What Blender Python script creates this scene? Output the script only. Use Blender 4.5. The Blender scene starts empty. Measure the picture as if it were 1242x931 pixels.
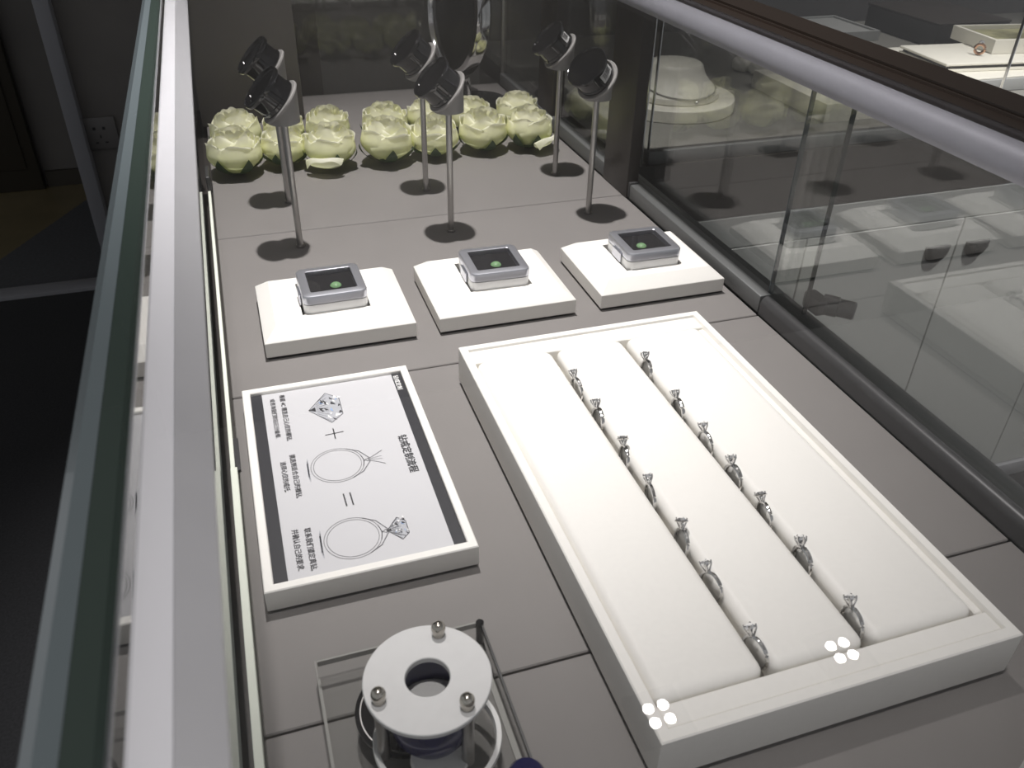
import bpy, bmesh, math, random
from mathutils import Vector, Matrix
random.seed(7)
R = math.radians
SC = bpy.context.scene
COL = SC.collection
U = 0.41            # metres per layout unit (camera height above the counter deck)
DECK = 0.80         # deck height above the floor, metres
FL = -DECK / U      # floor level in layout units

# ------------------------------------------------------------------ camera, world, lamps, exposure
def W3(x, y, z):
    return Vector((x * U, y * U, DECK + z * U))

P_, Y_, RO_ = 0.602569431, 0.33053991, 0.0246494341
fwd = Vector((math.sin(Y_) * math.cos(P_), math.cos(Y_) * math.cos(P_), -math.sin(P_)))
rt0 = Vector((math.cos(Y_), -math.sin(Y_), 0))
up0 = rt0.cross(fwd)
rt = rt0 * math.cos(RO_) + up0 * math.sin(RO_)
up = -rt0 * math.sin(RO_) + up0 * math.cos(RO_)
cd = bpy.data.cameras.new('camera')
cam = bpy.data.objects.new('camera', cd)
COL.objects.link(cam)
m = Matrix((rt, up, -fwd)).transposed().to_4x4()
m.translation = W3(0, 0, 1)
cam.matrix_world = m
cd.sensor_width = 36.0
cd.lens = 36.0 * 1021.28 / 1242.0
cd.clip_start = 0.01
cd.dof.use_dof = True
cd.dof.focus_distance = 0.80
cd.dof.aperture_fstop = 20.0
SC.camera = cam

SC.view_settings.view_transform = 'Standard'
SC.view_settings.look = 'None'
SC.view_settings.gamma = 1.0
SC.view_settings.use_curve_mapping = False
SC.view_settings.exposure = 0.0
SC.cycles.transparent_max_bounces = 48
SC.cycles.max_bounces = 14
SC.cycles.glossy_bounces = 8
SC.cycles.diffuse_bounces = 8
SC.cycles.transmission_bounces = 14
SC.cycles.sample_clamp_indirect = 6.0
SC.cycles.caustics_reflective = False
SC.cycles.caustics_refractive = False

world = bpy.data.worlds.new('world')
SC.world = world
world.use_nodes = True
world.node_tree.nodes['Background'].inputs[0].default_value = (0.95, 0.97, 1.0, 1)
world.node_tree.nodes['Background'].inputs[1].default_value = 0.40

CEIL_Z = 2.72

def spot(name, x, y, z, tx, ty, watts, angle, blend, size, col=(1, 0.985, 0.96), tz=DECK):
    l = bpy.data.lights.new(name, 'SPOT')
    l.energy = watts
    l.spot_size = R(angle)
    l.spot_blend = blend
    l.shadow_soft_size = size
    l.color = col
    o = bpy.data.objects.new(name, l)
    COL.objects.link(o)
    o.location = (x, y, z)
    d = Vector((tx, ty, tz)) - Vector((x, y, z))
    o.rotation_euler = d.to_track_quat('-Z', 'Y').to_euler()
    return o

spot('spot_lamp', 0.14, 0.90, CEIL_Z - 0.06, 0.22, 0.90, 265, 48, 1.0, 0.024)
spot('near_lamp', 0.02, 0.10, CEIL_Z - 0.06, 0.04, 0.16, 48, 60, 1.0, 0.03)
spot('corner_fill', 1.50, 1.36, CEIL_Z - 0.06, 1.50, 1.36, 52, 40, 0.9, 0.03)  # added fill light, brightens the boards on the corner counter
spot('aisle_fill', 1.55, 0.15, CEIL_Z - 0.06, 1.15, 1.01, 270, 36, 0.9, 0.05, tz=0.22)  # added fill light for the cabinet doors across the aisle
spot('wall_fill', 0.55, 1.75, CEIL_Z - 0.06, 0.60, 2.54, 26, 46, 0.9, 0.05, tz=1.3)  # added wash, lifts the back wall seen through the end glass

# ------------------------------------------------------------------ materials
MATS = {}

def mat(name, col, rough=0.5, metal=0.0, spec=0.5, noise=0.0, nscale=60.0, bump=0.0, coat=0.0,
        trans=0.0, sheen=0.0):
    if name in MATS:
        return MATS[name]
    mt = bpy.data.materials.new(name)
    mt.use_nodes = True
    nt = mt.node_tree
    b = nt.nodes['Principled BSDF']
    b.inputs['Base Color'].default_value = (*col, 1)
    b.inputs['Roughness'].default_value = rough
    b.inputs['Metallic'].default_value = metal
    b.inputs['Specular IOR Level'].default_value = spec
    b.inputs['Coat Weight'].default_value = coat
    b.inputs['Transmission Weight'].default_value = trans
    if noise or bump:
        tc = nt.nodes.new('ShaderNodeTexCoord')
        n = nt.nodes.new('ShaderNodeTexNoise')
        n.inputs['Scale'].default_value = nscale
        n.inputs['Detail'].default_value = 4
        nt.links.new(tc.outputs['Object'], n.inputs['Vector'])
        if noise:
            r = nt.nodes.new('ShaderNodeValToRGB')
            r.color_ramp.elements[0].position = 0.3
            r.color_ramp.elements[1].position = 0.7
            r.color_ramp.elements[0].color = (*[c * (1 - noise) for c in col], 1)
            r.color_ramp.elements[1].color = (*[min(1, c * (1 + noise)) for c in col], 1)
            nt.links.new(n.outputs['Fac'], r.inputs['Fac'])
            nt.links.new(r.outputs['Color'], b.inputs['Base Color'])
        if bump:
            bp = nt.nodes.new('ShaderNodeBump')
            bp.inputs['Strength'].default_value = bump
            bp.inputs['Distance'].default_value = 0.001
            nt.links.new(n.outputs['Fac'], bp.inputs['Height'])
            nt.links.new(bp.outputs['Normal'], b.inputs['Normal'])
    MATS[name] = mt
    return mt

def glass(name, tint=(1, 1, 1), ior=1.5, rough=0.0):
    """Thin pane glass: Fresnel mix of a clear transmission and a mirror reflection, alike from both sides."""
    mt = bpy.data.materials.new(name)
    mt.use_nodes = True
    nt = mt.node_tree
    for n in list(nt.nodes):
        nt.nodes.remove(n)
    out = nt.nodes.new('ShaderNodeOutputMaterial')
    mix = nt.nodes.new('ShaderNodeMixShader')
    tr = nt.nodes.new('ShaderNodeBsdfTransparent')
    tr.inputs[0].default_value = (*tint, 1)
    gl = nt.nodes.new('ShaderNodeBsdfGlossy')
    gl.inputs['Roughness'].default_value = rough
    geo = nt.nodes.new('ShaderNodeNewGeometry')
    mr = nt.nodes.new('ShaderNodeMapRange')
    mr.inputs['To Min'].default_value = ior
    mr.inputs['To Max'].default_value = 1.0 / ior
    fr = nt.nodes.new('ShaderNodeFresnel')
    nt.links.new(geo.outputs['Backfacing'], mr.inputs['Value'])
    nt.links.new(mr.outputs['Result'], fr.inputs['IOR'])
    nt.links.new(fr.outputs['Fac'], mix.inputs[0])
    nt.links.new(tr.outputs[0], mix.inputs[1])
    nt.links.new(gl.outputs[0], mix.inputs[2])
    nt.links.new(mix.outputs[0], out.inputs[0])
    MATS[name] = mt
    return mt

def emit(name, col, strength):
    mt = bpy.data.materials.new(name)
    mt.use_nodes = True
    nt = mt.node_tree
    b = nt.nodes['Principled BSDF']
    b.inputs['Base Color'].default_value = (*col, 1)
    b.inputs['Emission Color'].default_value = (*col, 1)
    b.inputs['Emission Strength'].default_value = strength
    MATS[name] = mt
    return mt

def petal_mat():
    mt = bpy.data.materials.new('rose_petal')
    mt.use_nodes = True
    nt = mt.node_tree
    for n in list(nt.nodes):
        nt.nodes.remove(n)
    out = nt.nodes.new('ShaderNodeOutputMaterial')
    pb = nt.nodes.new('ShaderNodeBsdfPrincipled')
    pb.inputs['Roughness'].default_value = 0.6
    pb.inputs['Specular IOR Level'].default_value = 0.25
    tl = nt.nodes.new('ShaderNodeBsdfTranslucent')
    mix = nt.nodes.new('ShaderNodeMixShader')
    mix.inputs[0].default_value = 0.42
    tc = nt.nodes.new('ShaderNodeTexCoord')
    sep = nt.nodes.new('ShaderNodeSeparateXYZ')
    nt.links.new(tc.outputs['Generated'], sep.inputs[0])
    ramp = nt.nodes.new('ShaderNodeValToRGB')
    e = ramp.color_ramp.elements
    e[0].position, e[0].color = 0.0, (0.86, 0.91, 0.50, 1)
    e[1].position, e[1].color = 1.0, (0.98, 0.97, 0.86, 1)
    k = e.new(0.5)
    k.color = (0.95, 0.96, 0.70, 1)
    nt.links.new(sep.outputs['Z'], ramp.inputs['Fac'])
    no = nt.nodes.new('ShaderNodeTexNoise')
    no.inputs['Scale'].default_value = 60
    bp = nt.nodes.new('ShaderNodeBump')
    bp.inputs['Strength'].default_value = 0.25
    bp.inputs['Distance'].default_value = 0.002
    nt.links.new(tc.outputs['Object'], no.inputs['Vector'])
    nt.links.new(no.outputs['Fac'], bp.inputs['Height'])
    nt.links.new(bp.outputs['Normal'], pb.inputs['Normal'])
    nt.links.new(ramp.outputs['Color'], pb.inputs['Base Color'])
    nt.links.new(ramp.outputs['Color'], tl.inputs['Color'])
    nt.links.new(pb.outputs[0], mix.inputs[1])
    nt.links.new(tl.outputs[0], mix.inputs[2])
    nt.links.new(mix.outputs[0], out.inputs[0])
    MATS['rose_petal'] = mt
    return mt

M_DECK = mat('grey_deck', (0.203, 0.192, 0.186), 0.6, spec=0.3, noise=0.03, nscale=14, bump=0.05)
M_WHITE = mat('white_leatherette', (0.84, 0.825, 0.79), 0.5, spec=0.35, noise=0.015, nscale=300, bump=0.05)
M_BARG = mat('bar_rail_grey', (0.60, 0.60, 0.63), 0.42, metal=0.1, noise=0.02, nscale=40)
M_ALU = mat('brushed_aluminium', (0.40, 0.40, 0.45), 0.42, metal=0.3, noise=0.03, nscale=40)
M_BRONZE = mat('dark_bronze', (0.020, 0.014, 0.011), 0.28, metal=0.2)
M_POST = mat('dark_post', (0.045, 0.038, 0.034), 0.4)
M_RAIL = mat('grey_rail', (0.16, 0.165, 0.165), 0.4, metal=0.3)
M_RAILD = mat('charcoal_rail', (0.07, 0.07, 0.072), 0.35, metal=0.3)
M_BARW = mat('pale_bar_cap', (0.88, 0.88, 0.93), 0.45, spec=0.4)
M_STRIP = mat('white_strip', (0.86, 0.90, 0.80), 0.3)
M_CHROME = mat('chrome', (0.75, 0.75, 0.75), 0.08, metal=1.0)
M_NICKEL = mat('nickel', (0.50, 0.47, 0.42), 0.22, metal=1.0)
M_STEEL = mat('steel_rod', (0.42, 0.41, 0.40), 0.3, metal=1.0)
M_BLACKG = mat('gloss_black', (0.006, 0.006, 0.007), 0.08, spec=0.6, coat=0.6)
M_BLACKM = mat('matt_black', (0.012, 0.012, 0.013), 0.5)
M_GREYM = mat('grey_mount', (0.34, 0.33, 0.32), 0.5)
M_LABEL = mat('white_label', (0.75, 0.75, 0.74), 0.5)
M_TIN = mat('tin_metal', (0.66, 0.67, 0.73), 0.34, metal=0.85)
M_TINB = mat('tin_body', (0.80, 0.80, 0.80), 0.4, metal=0.2)
M_FOAM = mat('black_foam', (0.012, 0.012, 0.014), 0.9)
M_GEM = mat('green_gem', (0.26, 0.46, 0.24), 0.12, coat=0.5)
M_SILVER = mat('ring_silver', (0.62, 0.61, 0.60), 0.12, metal=1.0)
M_STONE = mat('cut_stone', (0.92, 0.93, 0.95), 0.02, metal=0.85)
M_GOLD = mat('rose_gold', (0.55, 0.33, 0.22), 0.2, metal=1.0)
M_PAPER = mat('sign_paper', (0.56, 0.56, 0.58), 0.45)
M_INK = mat('sign_ink', (0.03, 0.03, 0.035), 0.5)
M_BAND = mat('sign_band', (0.035, 0.035, 0.04), 0.4)
M_GREYINK = mat('sign_grey_ink', (0.13, 0.13, 0.14), 0.5)
M_PALEINK = mat('sign_pale_ink', (0.42, 0.43, 0.46), 0.5)
M_BLUEINK = mat('sign_blue_ink', (0.28, 0.42, 0.68), 0.5)
M_WHITEINK = mat('sign_white_ink', (0.8, 0.8, 0.8), 0.5)
M_DISC = mat('satin_disc', (0.66, 0.66, 0.66), 0.5, metal=0.25, noise=0.02, nscale=200)
M_NAVY = mat('navy_gloss', (0.010, 0.010, 0.060), 0.12, spec=0.35)
M_SEPAL = mat('rose_sepal', (0.035, 0.07, 0.025), 0.6, noise=0.2, nscale=80)
M_CARPET = mat('black_carpet', (0.011, 0.011, 0.013), 0.95, noise=0.35, nscale=220, bump=0.6)
M_FLOORG = mat('slate_carpet', (0.045, 0.046, 0.050), 0.9, noise=0.2, nscale=120, bump=0.3)
M_TILE = mat('yellow_tile', (0.12, 0.098, 0.055), 0.25, noise=0.1, nscale=6)
M_WALL = mat('grey_wall', (0.12, 0.112, 0.105), 0.75, noise=0.10, nscale=5)
M_JAMB = mat('grey_jamb', (0.20, 0.20, 0.215), 0.5)
M_DOOR = mat('dark_door', (0.03, 0.025, 0.018), 0.5)
M_SOCKET = mat('socket_plate', (0.112, 0.106, 0.103), 0.5)
M_CEIL = mat('pale_ceiling', (0.85, 0.82, 0.79), 0.8)
M_CAB = mat('cabinet_grey', (0.33, 0.335, 0.325), 0.55)
M_ENDP = mat('end_panel_grey', (0.10, 0.092, 0.085), 0.4)
M_APRON = mat('cabinet_apron', (0.045, 0.040, 0.037), 0.45)
M_DECK2 = mat('corner_deck', (0.21, 0.205, 0.185), 0.6)
M_PLINTH = mat('warm_white', (0.72, 0.70, 0.62), 0.55)
M_LANDSCAPE = mat('landscape_print', (0.30, 0.29, 0.17), 0.4, noise=0.6, nscale=25)
M_EDGE = mat('green_glass_edge', (0.030, 0.043, 0.037), 0.2, coat=0.3)
M_EDGE2 = mat('pale_glass_edge', (0.105, 0.125, 0.135), 0.25, coat=0.3)
M_GLASS = glass('clear_glass', (0.99, 0.985, 0.985))
M_GLASSG = glass('pane_glass', (0.97, 0.98, 0.972), 1.6)
M_DOORG = glass('door_glass', (0.93, 0.94, 0.93), 1.85)
M_ACRYL = glass('acrylic', (0.97, 0.975, 0.97), 1.45)
M_ACRYLE = mat('acrylic_refraction', (0.34, 0.335, 0.32), 0.15, coat=0.5)  # light refracted at the slab edges, put into an opaque grey
M_MIRROR = mat('dark_mirror', (0.018, 0.018, 0.018), 0.03, spec=0.7)
M_LED = emit('led_glow', (1.0, 0.98, 0.95), 60.0)
M_PETAL = petal_mat()

# ------------------------------------------------------------------ mesh builder (layout units)
class MB:
    def __init__(self):
        self.v, self.f = [], []

    def add(self, verts, faces, mtx=None):
        o = len(self.v)
        for p in verts:
            p = Vector(p)
            self.v.append(mtx @ p if mtx else p)
        self.f += [[i + o for i in f] for f in faces]
        return self

    def box(self, x0, y0, z0, x1, y1, z1, bev=0.0, seg=2, mtx=None):
        if bev <= 0:
            vs = [(x0, y0, z0), (x1, y0, z0), (x1, y1, z0), (x0, y1, z0),
                  (x0, y0, z1), (x1, y0, z1), (x1, y1, z1), (x0, y1, z1)]
            fs = [(3, 2, 1, 0), (4, 5, 6, 7), (0, 1, 5, 4), (1, 2, 6, 5), (2, 3, 7, 6), (3, 0, 4, 7)]
            return self.add(vs, fs, mtx)
        bm = bmesh.new()
        bmesh.ops.create_cube(bm, size=1.0)
        for vv in bm.verts:
            vv.co = Vector(((vv.co.x + .5) * (x1 - x0) + x0, (vv.co.y + .5) * (y1 - y0) + y0, (vv.co.z + .5) * (z1 - z0) + z0))
        bmesh.ops.bevel(bm, geom=list(bm.edges), offset=bev, segments=seg, profile=0.5, affect='EDGES')
        bm.verts.ensure_lookup_table()
        self.add([vv.co.copy() for vv in bm.verts], [[vv.index for vv in f.verts] for f in bm.faces], mtx)
        bm.free()
        return self

    def lathe(self, prof, seg=32, mtx=None, closed=False):
        vs, fs = [], []
        n = len(prof)
        for i in range(seg):
            a = 2 * math.pi * i / seg
            for r, z in prof:
                vs.append((max(r, 1e-5) * math.cos(a), max(r, 1e-5) * math.sin(a), z))
        for i in range(seg):
            j = (i + 1) % seg
            for k in range(n if closed else n - 1):
                l = (k + 1) % n
                fs.append((i * n + k, j * n + k, j * n + l, i * n + l))
        return self.add(vs, fs, mtx)

    def tube(self, pts, r, seg=8, closed=False, cap=True, flat=1.0):
        pts = [Vector(p) for p in pts]
        n = len(pts)
        vs, fs = [], []
        ref = Vector((0, 0, 1))
        for i, p in enumerate(pts):
            a = pts[(i - 1) % n] if (closed or i > 0) else p
            b = pts[(i + 1) % n] if (closed or i < n - 1) else p
            t = (b - a).normalized()
            s = t.cross(ref)
            if s.length < 1e-3:
                s = t.cross(Vector((0, 1, 0)))
            s.normalize()
            w = s.cross(t).normalized()
            rr = r[i] if isinstance(r, (list, tuple)) else r
            for k in range(seg):
                an = 2 * math.pi * k / seg
                vs.append(p + s * rr * math.cos(an) + w * rr * flat * math.sin(an))
        for i in range(n if closed else n - 1):
            j = (i + 1) % n
            for k in range(seg):
                l = (k + 1) % seg
                fs.append((i * seg + k, i * seg + l, j * seg + l, j * seg + k))
        if cap and not closed:
            fs.append(tuple(range(seg))[::-1])
            fs.append(tuple((n - 1) * seg + k for k in range(seg)))
        return self.add(vs, fs)

    def prism(self, poly, axis, a, b, mtx=None):
        """extrude a polygon along an axis: poly in (y,z), (x,z) or (x,y)"""
        n = len(poly)
        def pt(p, t):
            return {'x': (t, p[0], p[1]), 'y': (p[0], t, p[1]), 'z': (p[0], p[1], t)}[axis]
        vs = [pt(p, a) for p in poly] + [pt(p, b) for p in poly]
        fs = [tuple(range(n))[::-1], tuple(range(n, 2 * n))]
        fs += [(i, (i + 1) % n, n + (i + 1) % n, n + i) for i in range(n)]
        return self.add(vs, fs, mtx)

    def loops(self, rings, cap0=True, cap1=True, mtx=None):
        """bridge successive closed loops of equal length"""
        n = len(rings[0])
        vs = [p for r in rings for p in r]
        fs = []
        for i in range(len(rings) - 1):
            for k in range(n):
                l = (k + 1) % n
                fs.append((i * n + k, i * n + l, (i + 1) * n + l, (i + 1) * n + k))
        if cap0:
            fs.append(tuple(range(n))[::-1])
        if cap1:
            fs.append(tuple((len(rings) - 1) * n + k for k in range(n)))
        return self.add(vs, fs, mtx)

    def mesh(self, name, material, ang=32):
        me = bpy.data.meshes.new(name)
        me.from_pydata([tuple(p * U) for p in self.v], [], self.f)
        bm = bmesh.new()
        bm.from_mesh(me)
        bmesh.ops.recalc_face_normals(bm, faces=bm.faces)
        bm.to_mesh(me)
        bm.free()
        me.polygons.foreach_set('use_smooth', [True] * len(me.polygons))
        me.set_sharp_from_angle(angle=R(ang))
        if material:
            me.materials.append(material)
        return me

    def obj(self, name, material, parent=None, loc=None, ang=32):
        o = bpy.data.objects.new(name, self.mesh(name, material, ang))
        COL.objects.link(o)
        if parent:
            o.parent = parent
        if loc is not None:
            o.location = loc
        return o

def rrect(w, h, r, n=5, z=0.0, cx=0.0, cy=0.0):
    out = []
    for sx, sy, a0 in ((1, 1, 0), (-1, 1, 90), (-1, -1, 180), (1, -1, 270)):
        for i in range(n + 1):
            a = R(a0 + 90 * i / n)
            out.append((cx + sx * (w / 2 - r) + r * math.cos(a), cy + sy * (h / 2 - r) + r * math.sin(a), z))
    return out

def rect(x0, y0, x1, y1, z):
    return [(x0, y0, z), (x1, y0, z), (x1, y1, z), (x0, y1, z)]

def tag(o, label, cat, group=None):
    o['label'] = label
    o['category'] = cat
    if group:
        o['group'] = group
    return o

def thing(name, label, cat, x, y, z=0.0, rz=0.0, group=None):
    o = bpy.data.objects.new(name, None)
    o.empty_display_size = 0.02
    COL.objects.link(o)
    o.location = W3(x, y, z)
    o.rotation_euler = (0, 0, rz)
    return tag(o, label, cat, group)

def copy_thing(src, label, x, y, z=0.0, rot=(0, 0, 0), scale=1.0):
    r = src.copy()
    COL.objects.link(r)
    r.location = W3(x, y, z)
    r.rotation_euler = rot
    r.scale = (scale,) * 3
    r['label'] = label
    for ch in list(src.children):
        c = ch.copy()
        COL.objects.link(c)
        c.parent = r
        for g in list(ch.children):
            d = g.copy()
            COL.objects.link(d)
            d.parent = c
    return r

ORIGIN = (0, 0, DECK)      # mesh built straight in layout coordinates

def struct(name, mb, material, parent=None):
    o = mb.obj(name, material, parent, None if parent else ORIGIN)
    if not parent:
        o['kind'] = 'structure'
    return o

# ------------------------------------------------------------------ the setting
floor = struct('floor', MB().box(-6, -3, FL - 0.2, 9, 6.05, FL), M_CARPET)
struct('slate_carpet', MB().prism([(-6, 6.2), (9, 6.2), (9, 9.2), (-1.0, 9.2), (-1.32, 7.85), (-1.86, 6.74), (-2.6, 6.2)], 'z', FL - 0.2, FL), M_FLOORG, floor)
struct('yellow_floor_tile', MB().prism([(-6, 6.2), (-2.6, 6.2), (-1.86, 6.74), (-1.32, 7.85), (-1.0, 9.2), (-6, 9.2)], 'z', FL - 0.2, FL), M_TILE, floor)
struct('trim_1', MB().box(-6, 6.05, FL - 0.2, -1.0, 6.20, FL + 0.03, 0.008), M_JAMB)
wall_back = struct('wall_back', MB().box(-0.93, 6.2, FL - 0.2, 9, 6.4, 4.68), M_WALL)
struct('trim_2', MB().box(-1.02, 6.08, FL, -0.93, 6.24, 4.6, 0.006), M_JAMB)
struct('baseboard_back', MB().box(-0.92, 6.17, FL, 9, 6.2, FL + 0.2), M_APRON)
struct('wall_far', MB().box(-1.68, 8.3, FL - 0.2, 2, 8.5, 4.68), M_WALL)
struct('baseboard_far', MB().box(-1.67, 8.26, FL, 0, 8.3, FL + 0.14), M_DOOR)
struct('wall_left', MB().box(-6.2, 8.3, FL - 0.2, -1.681, 8.5, 4.68), M_WALL)
d1 = struct('door_1', MB().box(-4.5, 8.2, FL, -1.69, 8.299, 4.5, 0.01), M_DOOR)
struct('door_panel', MB().box(-4.42, 8.18, FL + 0.2, -1.78, 8.21, 4.3, 0.01), M_DOOR, d1)
struct('ceiling', MB().box(-6, -3, (CEIL_Z - DECK) / U, 9, 9.2, (CEIL_Z - DECK) / U + 0.2), M_CEIL)

so = thing('wall_socket', 'square five hole power socket plate on the dim back wall', 'socket', -0.845, 6.195, -0.875)
MB().box(-0.108, -0.02, -0.108, 0.108, 0, 0.108, 0.008).obj('socket_plate', M_SOCKET, so)
for hx, hz, w, h in ((-0.03, 0.035, 0.018, 0.018), (0.03, 0.035, 0.018, 0.018), (0.0, -0.02, 0.008, 0.02), (-0.03, -0.06, 0.018, 0.008), (0.03, -0.06, 0.018, 0.008)):
    MB().box(hx - w / 2, -0.024, hz - h / 2, hx + w / 2, -0.018, hz + h / 2).obj('socket_hole', M_BLACKM, so)

def downlight(x, y, label):
    t = bpy.data.objects.new('ceiling_downlight', None)
    COL.objects.link(t)
    t.location = (x, y, CEIL_Z)
    tag(t, label, 'lamp', 'square downlights on the ceiling')
    MB().box(-0.17, -0.17, -0.06, 0.17, 0.17, 0, 0.01).obj('lamp_housing', M_BLACKM, t)
    for sx in (-1, 1):
        for sy in (-1, 1):
            MB().lathe([(0, -0.066), (0.031, -0.065), (0.034, -0.06), (0.034, -0.055)], 16,
                       Matrix.Translation((sx * 0.048, sy * 0.048, 0))).obj('led_lens', M_LED, t)

hh = (CEIL_Z - 0.03 - DECK) / U
downlight(U * (0.1618 + 0.4203 * (hh - 0.615)), U * (0.2235 + 0.5805 * (hh - 0.615)), 'four lens downlight mirrored in the top glass over the tray corner')
downlight(U * (0.278 + 0.722 * (hh - 0.615)), U * (0.2291 + 0.5951 * (hh - 0.615)), 'four lens downlight mirrored in the top glass over the tray ledge')

# ------------------------------------------------------------------ the glass counter
XL, XR, YN, YF = -0.0866, 1.132, -0.40, 3.60
ZT = 0.615
ctr = thing('glass_display_counter', 'long glass jewellery counter with grey deck, aluminium light bars and bronze back frame', 'display counter', 0.5, 1.5, FL)
CO = Vector((0, 0, DECK)) - Vector(ctr.location)

def cpart(name, mb, material, parent=None, ang=32):
    o = mb.obj(name, material, parent or ctr, None, ang)
    if parent is None:
        o.location = CO
    return o

cpart('cabinet_body', MB().box(-0.15, YN, FL + 0.001, 1.25, YF + 0.05, -0.045), M_APRON)
edges = [YN, -0.085, 0.70, 1.4875, 2.272, 3.056, YF]
for a, b in zip(edges[:-1], edges[1:]):
    cpart('deck_panel', MB().box(XL, a + 0.002, -0.04, XR, b - 0.002, -0.0012, 0.002, 1), M_DECK)
# front pane with green polished top edge
fg = cpart('front_glass', MB().box(-0.146, YN, -0.04, -0.109, YF, ZT - 0.012), M_GLASSG)
cpart('polished_edge', MB().prism([(-0.146, ZT - 0.0121), (-0.109, ZT - 0.0121), (-0.109, ZT - 0.004), (-0.113, ZT), (-0.1285, ZT), (-0.1285, ZT - 0.0121)], 'y', YN, YF), M_EDGE, fg)
cpart('chamfered_edge', MB().prism([(-0.150, ZT - 0.0121), (-0.1288, ZT - 0.0121), (-0.1288, ZT), (-0.141, ZT), (-0.150, ZT - 0.008)], 'y', YN, YF), M_EDGE2, fg)
cpart('top_glass', MB().box(-0.106, YN, ZT - 0.006, 1.112, YF, ZT), M_GLASS)
cpart('end_glass', MB().box(-0.10, YF - 0.02, 0.0, 1.15, YF, ZT - 0.012), M_GLASSG)
# light bars
lb = cpart('light_bar', MB().prism([(-0.1035, 0.580), (-0.079, 0.577), (-0.079, 0.6015), (-0.101, 0.5990), (-0.1035, 0.597)], 'y', YN, YF - 0.03), M_BARW, None, 8)
cpart('bar_rail', MB().prism([(-0.0788, 0.577), (-0.055, 0.574), (-0.0535, 0.584), (-0.0545, 0.5870), (-0.0788, 0.6005)], 'y', YN, YF - 0.03), M_BARG, lb, 8)
bar = [(1.066, 0.562), (1.117, 0.562)] + [(1.095 + 0.033 * math.cos(R(t)), 0.573 + 0.034 * math.sin(R(t))) for t in range(0, 181, 15)]
cpart('light_bar', MB().prism(bar, 'y', YN, YF - 0.03), M_ALU, None, 40)
# white edge strips along the foot of the front pane
cpart('led_channel', MB().box(-0.1005, YN, -0.02, -0.0885, 1.25, 0.012, 0.001, 1), M_STRIP)
cpart('led_channel', MB().box(-0.1005, 1.25, -0.02, -0.0925, 2.62, 0.006, 0.001, 1), M_STRIP)
cpart('channel_bracket', MB().box(-0.092, 1.25, 0.0, -0.083, 1.345, 0.004), M_RAILD)
cpart('channel_bracket', MB().box(-0.1005, 2.62, 0.0, -0.0885, 2.72, 0.05, 0.002, 1), M_RAILD)
# back frame, rail, doors
fr = [(1.118, ZT - 0.03), (1.118, ZT), (1.150, ZT), (1.152, ZT + 0.004), (1.158, ZT + 0.004), (1.160, ZT - 0.004), (1.166, ZT - 0.004), (1.168, ZT + 0.006), (1.249, ZT + 0.006), (1.249, ZT - 0.03)]
cpart('back_frame', MB().prism(fr, 'y', YN, YF), M_BRONZE)
cpart('door_rail', MB().box(1.134, 1.495, 0.0, 1.166, 2.235, 0.046, 0.004), M_RAIL)
tube = [(1.134, 0.0), (1.166, 0.0)] + [(1.150 + 0.016 * math.cos(R(t)), 0.028 + 0.018 * math.sin(R(t))) for t in range(0, 181, 18)]
cpart('door_rail', MB().prism(tube, 'y', YN, 1.49), M_RAILD)
cpart('door_track', MB().box(1.166, YN, -0.04, 1.215, 2.42, 0.036, 0.003), M_RAIL)
cpart('rail_cap', MB().box(1.1335, 2.236, 0.0, 1.166, 2.30, 0.05, 0.003), M_RAILD)
gd = cpart('sliding_glass_door', MB().box(1.168, YN, 0.037, 1.178, 1.51, ZT - 0.031), M_DOORG)
cpart('door_edge', MB().box(1.1675, 1.5102, 0.037, 1.1785, 1.5135, ZT - 0.031), M_EDGE2, gd)
gd = cpart('sliding_glass_door', MB().box(1.192, 1.408, 0.037, 1.202, 2.42, ZT - 0.031), M_DOORG)
cpart('door_edge', MB().box(1.1915, 1.4045, 0.037, 1.2025, 1.4078, ZT - 0.031), M_EDGE, gd)
lk = cpart('door_lock', MB().box(1.203, 1.372, 0.045, 1.235, 1.432, 0.085, 0.006), M_RAILD)
ax = Vector((0.72, -0.69, -0.02)).normalized()
lm = Matrix.Translation((1.232, 1.395, 0.064)) @ ax.to_track_quat('Z', 'Y').to_matrix().to_4x4()
cpart('lock_cylinder', MB().lathe([(0, 0), (0.024, 0), (0.024, 0.035), (0.021, 0.037), (0.021, 0.07), (0.018, 0.074), (0, 0.074)], 24, lm), M_RAIL, lk)
cpart('corner_post', MB().box(1.128, 2.245, 0.0, 1.166, 2.425, ZT - 0.03, 0.003), M_POST)
cpart('corner_post', MB().box(1.140, 2.94, 0.0, 1.185, 3.10, ZT - 0.03, 0.003), M_POST)
cpart('side_glass', MB().box(1.150, 2.425, 0.046, 1.160, 2.94, ZT - 0.03), M_GLASSG)
cpart('side_glass', MB().box(1.150, 3.10, 0.046, 1.160, YF - 0.02, ZT - 0.03), M_GLASSG)
cpart('side_rail', MB().box(1.134, 2.425, 0.0, 1.17, YF - 0.03, 0.046, 0.003), M_RAIL)
cpart('corner_strip', MB().box(1.140, YF - 0.035, 0.0, 1.150, YF - 0.022, ZT - 0.03), M_STEEL)
cpart('end_post', MB().box(0.285, YF, -0.04, 0.385, YF + 0.05, ZT - 0.02, 0.003), M_POST)
cpart('end_panel', MB().box(-0.10, 3.28, 0.0, 0.270, YF - 0.03, 0.46, 0.004), M_ENDP)

# ------------------------------------------------------------------ the ring tray
TX0, TX1, TY0, TY1, TH = 0.367, 0.912, 0.490, 1.412, 0.087
tr = thing('ring_tray', 'large white leatherette ring tray with three long cushions and two slots', 'tray', 0.64, 0.95)
TO = Vector((0, 0, DECK)) - Vector(tr.location)

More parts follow.
